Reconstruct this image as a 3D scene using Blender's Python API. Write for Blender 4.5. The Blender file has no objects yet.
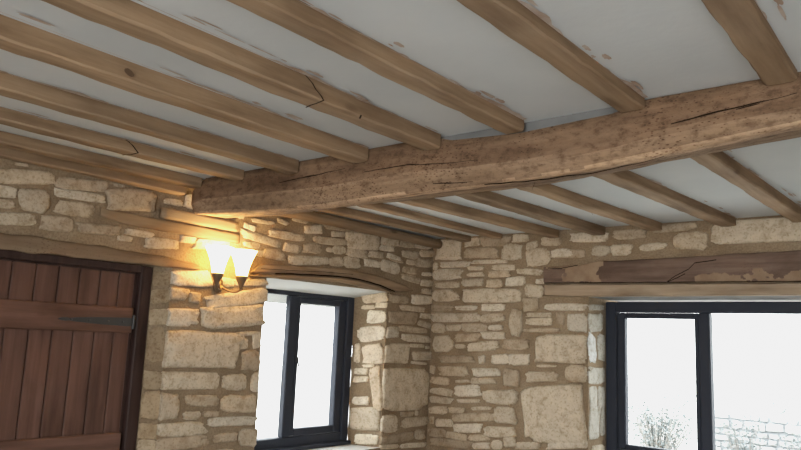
import bpy, math, random
from mathutils import Vector, Matrix, noise

# ------------------------------------------------------------------ basics
scene = bpy.context.scene
COL = scene.collection
rnd = random.Random(7)
CEIL = 2.30            # height of the plaster between the joists
BY0, BY1 = -2.31, -2.06  # near and far face of the main beam
RX, FY = 5.2, -7.0     # unseen right wall and the wall behind the camera

def nz(p, s, seed=0.0):
    return noise.noise(Vector((p[0]*s+seed, p[1]*s+seed*1.7, p[2]*s-seed)))

class MB:
    """collects vertices and faces, then links them as ONE mesh object"""
    def __init__(self):
        self.v = []; self.f = []; self.m = []; self.c = []
    def add(self, vs, fs, mi=0, col=(1, 1, 1)):
        b = len(self.v)
        self.v += [tuple(p) for p in vs]
        for f in fs:
            self.f.append(tuple(b+i for i in f)); self.m.append(mi); self.c.append(col)
    def quadgrid(self, fn, nu, nv, mi=0, col=(1, 1, 1), flip=False):
        vs = [fn(i/nu, j/nv) for j in range(nv+1) for i in range(nu+1)]
        fs = []
        for j in range(nv):
            for i in range(nu):
                a = j*(nu+1)+i
                q = (a, a+1, a+nu+2, a+nu+1)
                fs.append(q[::-1] if flip else q)
        self.add(vs, fs, mi, col)
    def box(self, x0, x1, y0, y1, z0, z1, mi=0, b=0.0, col=(1, 1, 1)):
        """box with chamfered edges (b)"""
        b = min(b, (x1-x0)*.45, (y1-y0)*.45, (z1-z0)*.45)
        if b <= 0:
            vs = [(x, y, z) for z in (z0, z1) for y in (y0, y1) for x in (x0, x1)]
            self.add(vs, [(0, 2, 3, 1), (4, 5, 7, 6), (0, 1, 5, 4), (2, 6, 7, 3), (0, 4, 6, 2), (1, 3, 7, 5)], mi, col)
            return
        def ring(z, d):
            return [(x0+d+b, y0+d, z), (x1-d-b, y0+d, z), (x1-d, y0+d+b, z), (x1-d, y1-d-b, z),
                    (x1-d-b, y1-d, z), (x0+d+b, y1-d, z), (x0+d, y1-d-b, z), (x0+d, y0+d+b, z)]
        vs = ring(z0, b*.999) + ring(z0+b, 0) + ring(z1-b, 0) + ring(z1, b*.999)
        fs = [tuple(range(7, -1, -1)), tuple(range(24, 32))]
        for k in range(3):
            for i in range(8):
                a = k*8+i; c = k*8+(i+1) % 8
                fs.append((a, c, c+8, a+8))
        self.add(vs, fs, mi, col)
    def loft(self, rings, mi=0, caps=True, col=(1, 1, 1)):
        n = len(rings[0]); vs = [p for r in rings for p in r]; fs = []
        for k in range(len(rings)-1):
            for i in range(n):
                a = k*n+i; c = k*n+(i+1) % n
                fs.append((a, c, c+n, a+n))
        if caps:
            fs.append(tuple(range(n-1, -1, -1))); fs.append(tuple(range((len(rings)-1)*n, len(rings)*n)))
        self.add(vs, fs, mi, col)
    def lathe(self, prof, cx, cy, n=28, mi=0, caps=True):
        self.loft([[(cx+r*math.cos(2*math.pi*i/n), cy+r*math.sin(2*math.pi*i/n), z) for i in range(n)] for r, z in prof], mi, caps)
    def tube(self, pts, rad, n=8, mi=0):
        pts = [Vector(p) for p in pts]
        rr = rad if isinstance(rad, (list, tuple)) else [rad]*len(pts)
        rings = []; ref = Vector((0.13, 0.31, .94))
        for i, p in enumerate(pts):
            t = (pts[min(i+1, len(pts)-1)]-pts[max(i-1, 0)]).normalized()
            if abs(t.dot(ref)) > .95: ref = Vector((1, 0, 0))
            a = t.cross(ref).normalized(); b = t.cross(a).normalized()
            rings.append([p+(a*math.cos(2*math.pi*k/n)+b*math.sin(2*math.pi*k/n))*rr[i] for k in range(n)])
        self.loft(rings, mi)
    def build(self, name, mats, parent=None, smooth=False, fix=True):
        me = bpy.data.meshes.new(name)
        me.from_pydata(self.v, [], self.f)
        if not isinstance(mats, (list, tuple)): mats = [mats]
        for m in mats: me.materials.append(m)
        me.polygons.foreach_set('material_index', self.m)
        me.polygons.foreach_set('use_smooth', [smooth]*len(self.f))
        at = me.color_attributes.new('tint', 'FLOAT_COLOR', 'CORNER')
        buf = []
        for f, c in zip(self.f, self.c): buf += [c[0], c[1], c[2], 1.0]*len(f)
        at.data.foreach_set('color', buf)
        me.update()
        if fix:
            import bmesh
            bm = bmesh.new(); bm.from_mesh(me)
            bmesh.ops.recalc_face_normals(bm, faces=bm.faces); bm.to_mesh(me); bm.free()
        o = bpy.data.objects.new(name, me); COL.objects.link(o)
        if parent: o.parent = parent
        return o

def tag(o, label, cat, group=None, kind=None):
    o['label'] = label; o['category'] = cat
    if group: o['group'] = group
    if kind: o['kind'] = kind
    return o

def empty(name, loc=(0, 0, 0)):
    o = bpy.data.objects.new(name, None); COL.objects.link(o); o.location = loc
    o.empty_display_size = .1
    return o

# --------------------------------------------------------------- materials
def nodes(name):
    m = bpy.data.materials.new(name); m.use_nodes = True
    nt = m.node_tree; nt.nodes.clear()
    out = nt.nodes.new('ShaderNodeOutputMaterial')
    return m, nt, out
def N(nt, t, **kw):
    n = nt.nodes.new(t)
    for k, v in kw.items():
        if k in n.inputs: n.inputs[k].default_value = v
        else: setattr(n, k, v)
    return n
def ramp(nt, stops):
    r = nt.nodes.new('ShaderNodeValToRGB')
    e = r.color_ramp.elements
    while len(e) < len(stops): e.new(.5)
    for el, (p, c) in zip(e, stops):
        el.position = p; el.color = (*c, 1)
    return r
def lk(nt, a, ao, b, bi): nt.links.new(a.outputs[ao], b.inputs[bi])
def mixc(nt, blend='MIX', fac=.5):
    m = nt.nodes.new('ShaderNodeMix'); m.data_type = 'RGBA'; m.blend_type = blend
    m.inputs[0].default_value = fac
    return m   # inputs 0 fac, 6 A, 7 B ; output 2

def plain(name, col, rough=.6, metal=0.0, spec=.5):
    m, nt, out = nodes(name)
    b = N(nt, 'ShaderNodeBsdfPrincipled'); b.inputs['Base Color'].default_value = (*col, 1)
    b.inputs['Roughness'].default_value = rough; b.inputs['Metallic'].default_value = metal
    b.inputs['Specular IOR Level'].default_value = spec
    n = N(nt, 'ShaderNodeTexNoise'); n.inputs['Scale'].default_value = 60
    bp = N(nt, 'ShaderNodeBump'); bp.inputs['Strength'].default_value = .08; bp.inputs['Distance'].default_value = .004
    lk(nt, n, 0, bp, 'Height'); lk(nt, bp, 0, b, 'Normal'); lk(nt, b, 0, out, 0)
    return m

def wood(name, dark, mid, light, axis='y', grain=1.0, specks=0.0, pit=False, rough=.75, vary=.16, knots=True, patches=0.0, patchcol=(.2, .1, .06)):
    m, nt, out = nodes(name)
    tc = N(nt, 'ShaderNodeTexCoord'); oi = N(nt, 'ShaderNodeObjectInfo')
    off = N(nt, 'ShaderNodeVectorMath', operation='SCALE'); 
    cmb = N(nt, 'ShaderNodeCombineXYZ')
    for k in range(3): lk(nt, oi, 'Random', cmb, k)
    lk(nt, cmb, 0, off, 0); off.inputs['Scale'].default_value = 17.0
    ad = N(nt, 'ShaderNodeVectorMath', operation='ADD'); lk(nt, tc, 'Object', ad, 0); lk(nt, off, 0, ad, 1)
    def mapped(sl, sc):
        mp = N(nt, 'ShaderNodeMapping')
        s = {'x': (sl, sc, sc), 'y': (sc, sl, sc), 'z': (sc, sc, sl)}[axis]
        mp.inputs['Scale'].default_value = s; lk(nt, ad, 0, mp, 0); return mp
    m1 = mapped(1.6, 26*grain); n1 = N(nt, 'ShaderNodeTexNoise'); n1.inputs['Scale'].default_value = 1.0; n1.inputs['Detail'].default_value = 6; n1.inputs['Roughness'].default_value = .62
    lk(nt, m1, 0, n1, 'Vector')
    m2 = mapped(2.2, 7); n2 = N(nt, 'ShaderNodeTexNoise'); n2.inputs['Scale'].default_value = 1.0; n2.inputs['Detail'].default_value = 4
    lk(nt, m2, 0, n2, 'Vector')
    r1 = ramp(nt, [(.30, dark), (.52, mid), (.72, light)]); lk(nt, n1, 0, r1, 0)
    r2 = ramp(nt, [(.32, (.62, .58, .55)), (.5, (1, 1, 1)), (.7, (1.15, 1.12, 1.08))]); lk(nt, n2, 0, r2, 0)
    mx = mixc(nt, 'MULTIPLY', .9); lk(nt, r1, 0, mx, 6); lk(nt, r2, 0, mx, 7)
    last = mx
    if patches:
        mp = mapped(2.0, 5.5); n5 = N(nt, 'ShaderNodeTexNoise'); n5.inputs['Scale'].default_value = 1; n5.inputs['Detail'].default_value = 5; n5.inputs['Distortion'].default_value = .6
        lk(nt, mp, 0, n5, 'Vector'); r5 = ramp(nt, [(.5-.12*patches, (0, 0, 0)), (.56, (1, 1, 1))]); lk(nt, n5, 0, r5, 0)
        mq = mixc(nt, 'MIX'); lk(nt, r5, 0, mq, 0); lk(nt, last, 2, mq, 6); mq.inputs[7].default_value = (*patchcol, 1); last = mq
    if knots:
        m3 = mapped(2.6, 6.0); v3 = N(nt, 'ShaderNodeTexVoronoi'); v3.inputs['Scale'].default_value = 1.0; lk(nt, m3, 0, v3, 'Vector')
        r3 = ramp(nt, [(.05, (.38, .3, .25)), (.13, (1, 1, 1))]); lk(nt, v3, 0, r3, 0)
        mk = mixc(nt, 'MULTIPLY', .75); lk(nt, last, 2, mk, 6); lk(nt, r3, 0, mk, 7); last = mk
    if specks:
        v4 = N(nt, 'ShaderNodeTexVoronoi'); v4.inputs['Scale'].default_value = 125
        m4 = mapped(.45, 1.0); lk(nt, m4, 0, v4, 'Vector')
        n6 = N(nt, 'ShaderNodeTexNoise'); n6.inputs['Scale'].default_value = 3.2; lk(nt, ad, 0, n6, 'Vector')
        r6 = ramp(nt, [(.40, (0, 0, 0)), (.70, (.27, .27, .27))]); lk(nt, n6, 0, r6, 0)
        sb = N(nt, 'ShaderNodeMath', operation='SUBTRACT'); lk(nt, v4, 0, sb, 0); lk(nt, r6, 0, sb, 1)
        r4 = ramp(nt, [(.0, (.40, .30, .25)), (.10, (1, 1, 1))]); lk(nt, sb, 0, r4, 0)
        ms = mixc(nt, 'MULTIPLY', specks); lk(nt, last, 2, ms, 6); lk(nt, r4, 0, ms, 7); last = ms
    # each timber a little lighter or darker than the next
    mr = N(nt, 'ShaderNodeMapRange'); mr.inputs['To Min'].default_value = 1-vary; mr.inputs['To Max'].default_value = 1+vary
    lk(nt, oi, 'Random', mr, 0)
    at = N(nt, 'ShaderNodeAttribute', attribute_name='tint')
    mt = mixc(nt, 'MULTIPLY', 1.0); lk(nt, last, 2, mt, 6); lk(nt, at, 'Color', mt, 7)
    mv = N(nt, 'ShaderNodeVectorMath', operation='SCALE'); lk(nt, mt, 2, mv, 0); lk(nt, mr, 0, mv, 'Scale')
    b = N(nt, 'ShaderNodeBsdfPrincipled'); b.inputs['Roughness'].default_value = rough; b.inputs['Specular IOR Level'].default_value = .25
    lk(nt, mv, 0, b, 'Base Color')
    bp = N(nt, 'ShaderNodeBump'); bp.inputs['Strength'].default_value = .55; bp.inputs['Distance'].default_value = .006
    lk(nt, n1, 0, bp, 'Height')
    if pit:
        n9 = N(nt, 'ShaderNodeTexNoise'); n9.inputs['Scale'].default_value = 38; n9.inputs['Detail'].default_value = 7; n9.inputs['Roughness'].default_value = .7
        m9 = mapped(.6, 1.0); lk(nt, m9, 0, n9, 'Vector')
        b9 = N(nt, 'ShaderNodeBump'); b9.inputs['Strength'].default_value = .8; b9.inputs['Distance'].default_value = .016
        lk(nt, n9, 0, b9, 'Height'); lk(nt, bp, 0, b9, 'Normal'); bp = b9
        rr9 = ramp(nt, [(.36, (.55, .5, .46)), (.5, (1, 1, 1)), (.66, (1.14, 1.12, 1.1))]); lk(nt, n9, 0, rr9, 0)
        m99 = mixc(nt, 'MULTIPLY', .9); lk(nt, mv, 0, m99, 6); lk(nt, rr9, 0, m99, 7); lk(nt, m99, 2, b, 'Base Color')
    lk(nt, bp, 0, b, 'Normal'); lk(nt, b, 0, out, 0)
    return m

def stone_mat():
    m, nt, out = nodes('limestone')
    tc = N(nt, 'ShaderNodeTexCoord'); at = N(nt, 'ShaderNodeAttribute', attribute_name='tint')
    n1 = N(nt, 'ShaderNodeTexNoise'); n1.inputs['Scale'].default_value = 16; n1.inputs['Detail'].default_value = 8; n1.inputs['Roughness'].default_value = .68
    n2 = N(nt, 'ShaderNodeTexNoise'); n2.inputs['Scale'].default_value = 75; n2.inputs['Detail'].default_value = 5
    for n in (n1, n2): lk(nt, tc, 'Object', n, 'Vector')
    r = ramp(nt, [(.28, (.60, .52, .42)), (.5, (.97, .96, .94)), (.72, (1.14, 1.13, 1.1))]); lk(nt, n1, 0, r, 0)
    r2 = ramp(nt, [(.34, (.66, .6, .52)), (.46, (1, 1, 1)), (.75, (1.08, 1.08, 1.08))]); lk(nt, n2, 0, r2, 0)
    a = mixc(nt, 'MULTIPLY', .95); lk(nt, at, 'Color', a, 6); lk(nt, r, 0, a, 7)
    c = mixc(nt, 'MULTIPLY', .7); lk(nt, a, 2, c, 6); lk(nt, r2, 0, c, 7)
    b = N(nt, 'ShaderNodeBsdfPrincipled'); b.inputs['Roughness'].default_value = .9; b.inputs['Specular IOR Level'].default_value = .15
    lk(nt, c, 2, b, 'Base Color')
    ad = N(nt, 'ShaderNodeMath', operation='MULTIPLY_ADD'); ad.inputs[1].default_value = .35
    lk(nt, n2, 0, ad, 0); lk(nt, n1, 0, ad, 2)
    bp = N(nt, 'ShaderNodeBump'); bp.inputs['Strength'].default_value = .75; bp.inputs['Distance'].default_value = .014
    lk(nt, ad, 0, bp, 'Height'); lk(nt, bp, 0, b, 'Normal'); lk(nt, b, 0, out, 0)
    return m

def mortar_mat():
    m, nt, out = nodes('lime mortar')
    tc = N(nt, 'ShaderNodeTexCoord'); at = N(nt, 'ShaderNodeAttribute', attribute_name='tint')
    n1 = N(nt, 'ShaderNodeTexNoise'); n1.inputs['Scale'].default_value = 5; n1.inputs['Detail'].default_value = 7
    n2 = N(nt, 'ShaderNodeTexNoise'); n2.inputs['Scale'].default_value = 90; n2.inputs['Detail'].default_value = 6
    for n in (n1, n2): lk(nt, tc, 'Object', n, 'Vector')
    r = ramp(nt, [(.3, (.225, .160, .100)), (.5, (.285, .21, .135)), (.7, (.345, .265, .178))]); lk(nt, n1, 0, r, 0)
    r2 = ramp(nt, [(.3, (.75, .72, .7)), (.6, (1.05, 1.05, 1.05))]); lk(nt, n2, 0, r2, 0)
    a = mixc(nt, 'MULTIPLY', .9); lk(nt, r, 0, a, 6); lk(nt, r2, 0, a, 7)
    c = mixc(nt, 'MULTIPLY', 1.0); lk(nt, a, 2, c, 6); lk(nt, at, 'Color', c, 7)
    b = N(nt, 'ShaderNodeBsdfPrincipled'); b.inputs['Roughness'].default_value = .95; b.inputs['Specular IOR Level'].default_value = .1
    lk(nt, c, 2, b, 'Base Color')
    bp = N(nt, 'ShaderNodeBump'); bp.inputs['Strength'].default_value = .6; bp.inputs['Distance'].default_value = .008
    lk(nt, n2, 0, bp, 'Height'); lk(nt, bp, 0, b, 'Normal'); lk(nt, b, 0, out, 0)
    return m

def plaster(name, c0, c1, scale=2.5, bump=.15):
    m, nt, out = nodes(name)
    tc = N(nt, 'ShaderNodeTexCoord')
    n1 = N(nt, 'ShaderNodeTexNoise'); n1.inputs['Scale'].default_value = scale; n1.inputs['Detail'].default_value = 6
    n2 = N(nt, 'ShaderNodeTexNoise'); n2.inputs['Scale'].default_value = 40; n2.inputs['Detail'].default_value = 4
    for n in (n1, n2): lk(nt, tc, 'Object', n, 'Vector')
    r = ramp(nt, [(.35, c0), (.65, c1)]); lk(nt, n1, 0, r, 0)
    b = N(nt, 'ShaderNodeBsdfPrincipled'); b.inputs['Roughness'].default_value = .85; b.inputs['Specular IOR Level'].default_value = .2
    lk(nt, r, 0, b, 'Base Color')
    bp = N(nt, 'ShaderNodeBump'); bp.inputs['Strength'].default_value = bump; bp.inputs['Distance'].default_value = .006
    lk(nt, n2, 0, bp, 'Height'); lk(nt, bp, 0, b, 'Normal'); lk(nt, b, 0, out, 0)
    return m

def glass_mat():
    m, nt, out = nodes('window glass')
    t = N(nt, 'ShaderNodeBsdfTransparent'); t.inputs[0].default_value = (.97, .985, .98, 1)
    g = N(nt, 'ShaderNodeBsdfGlossy'); g.inputs['Roughness'].default_value = .02
    lw = N(nt, 'ShaderNodeLayerWeight'); pw = N(nt, 'ShaderNodeMath', operation='POWER'); pw.inputs[1].default_value = 5
    lk(nt, lw, 'Facing', pw, 0); fr = N(nt, 'ShaderNodeMapRange'); fr.inputs['To Min'].default_value = .04; fr.inputs['To Max'].default_value = .8; lk(nt, pw, 0, fr, 0)
    mx = N(nt, 'ShaderNodeMixShader'); lk(nt, fr, 0, mx, 0); lk(nt, t, 0, mx, 1); lk(nt, g, 0, mx, 2); lk(nt, mx, 0, out, 0)
    return m

def shade_mat():
    m, nt, out = nodes('lit opal glass')
    tr = N(nt, 'ShaderNodeBsdfTranslucent'); tr.inputs[0].default_value = (1, .85, .6, 1)
    e = N(nt, 'ShaderNodeEmission'); e.inputs[0].default_value = (1, .64, .26, 1); e.inputs[1].default_value = SHADE_E
    ad = N(nt, 'ShaderNodeAddShader'); lk(nt, tr, 0, ad, 0); lk(nt, e, 0, ad, 1); lk(nt, ad, 0, out, 0)
    return m

def emit(name, col, s):
    m, nt, out = nodes(name); e = N(nt, 'ShaderNodeEmission'); e.inputs[0].default_value = (*col, 1); e.inputs[1].default_value = s
    lk(nt, e, 0, out, 0); return m

SHADE_E = 5.0
LAMP_W = 4.0; SKY = 8.0; REAR_W = 88.0; EXPO = 0.08

M = {}
M['stone'] = stone_mat(); M['mortar'] = mortar_mat()
M['ceiling'] = plaster('ceiling plaster', (.62, .655, .68), (.68, .71, .73))
M['flake'] = plaster('bare edge of plaster', (.40, .285, .22), (.56, .48, .42), 16, .4)
M['fillet'] = plaster('dark grey plaster fillet', (.14, .14, .135), (.19, .187, .18), 8)  # plaster in a darker grey than the ceiling
M['soffit'] = plaster('window head plaster', (.62, .62, .60), (.72, .72, .7))
M['room'] = plaster('painted room plaster', (.50, .46, .40), (.56, .52, .46))
M['floor'] = plaster('stone floor', (.30, .26, .21), (.40, .35, .29), 3, .4)
M['joist'] = wood('old joist timber', (.205, .135, .080), (.29, .20, .126), (.355, .258, .172), 'y')
M['beam'] = wood('worm eaten beam timber', (.145, .084, .047), (.228, .138, .081), (.29, .187, .115), 'x', .7, specks=.9, vary=.02, knots=False, pit=True)
M['lintel_y'] = wood('lintel timber', (.20, .13, .08), (.29, .20, .125), (.36, .26, .17), 'y', vary=.05)
M['door_lintel'] = wood('smeared lintel timber', (.135, .088, .055), (.195, .132, .084), (.25, .178, .118), 'y', vary=.02, knots=False, patches=.6, patchcol=(.225, .16, .10), specks=.6)
M['lintel_x'] = wood('pale lintel board', (.26, .185, .12), (.35, .26, .18), (.42, .325, .23), 'x', vary=.05)
M['lintel_dark'] = wood('dark lintel timber', (.125, .080, .058), (.18, .118, .088), (.235, .165, .125), 'x', vary=.03, patches=0, specks=.4, knots=False)
M['lintel_patch'] = plaster('mortar smear', (.24, .155, .10), (.33, .235, .155), 12, .5)
M['pad'] = wood('sawn block timber', (.26, .175, .105), (.325, .23, .14), (.38, .28, .18), 'y', vary=.03, knots=False)
M['pad_dull'] = wood('weathered block timber', (.20, .135, .08), (.26, .18, .11), (.31, .225, .145), 'y', vary=.03, knots=False)
M['door'] = wood('stained door timber', (.085, .042, .030), (.128, .066, .048), (.16, .088, .066), 'z', vary=.02, rough=.6)
M['door_h'] = wood('stained ledge timber', (.10, .05, .034), (.145, .074, .052), (.18, .097, .071), 'y', vary=.02, rough=.6)
M['door_frame'] = wood('dark door frame timber', (.032, .017, .014), (.05, .027, .022), (.07, .04, .033), 'z', vary=.02, rough=.6, knots=False)
M['iron'] = plain('black iron', (.055, .055, .055), .5, .5)
M['frame'] = plain('dark painted window timber', (.028, .032, .045), .55, 0, .2)
M['glass'] = glass_mat()
M['shade'] = shade_mat()
M['bulb'] = emit('lamp bulb', (1, .8, .45), 10)
M['bronze'] = plain('antique bronze', (.20, .135, .08), .4, .7)
M['crack'] = plain('dark crack and gap shade', (.022, .013, .008), .95, 0, .05)  # for cracks, and for shade painted along the foot of the dark lintel
M['knot'] = plain('dark knot', (.115, .07, .042), .8, 0, .1)
M['gap'] = plain('door shadow gap', (.012, .006, .004), .95, 0, .05)

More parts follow.
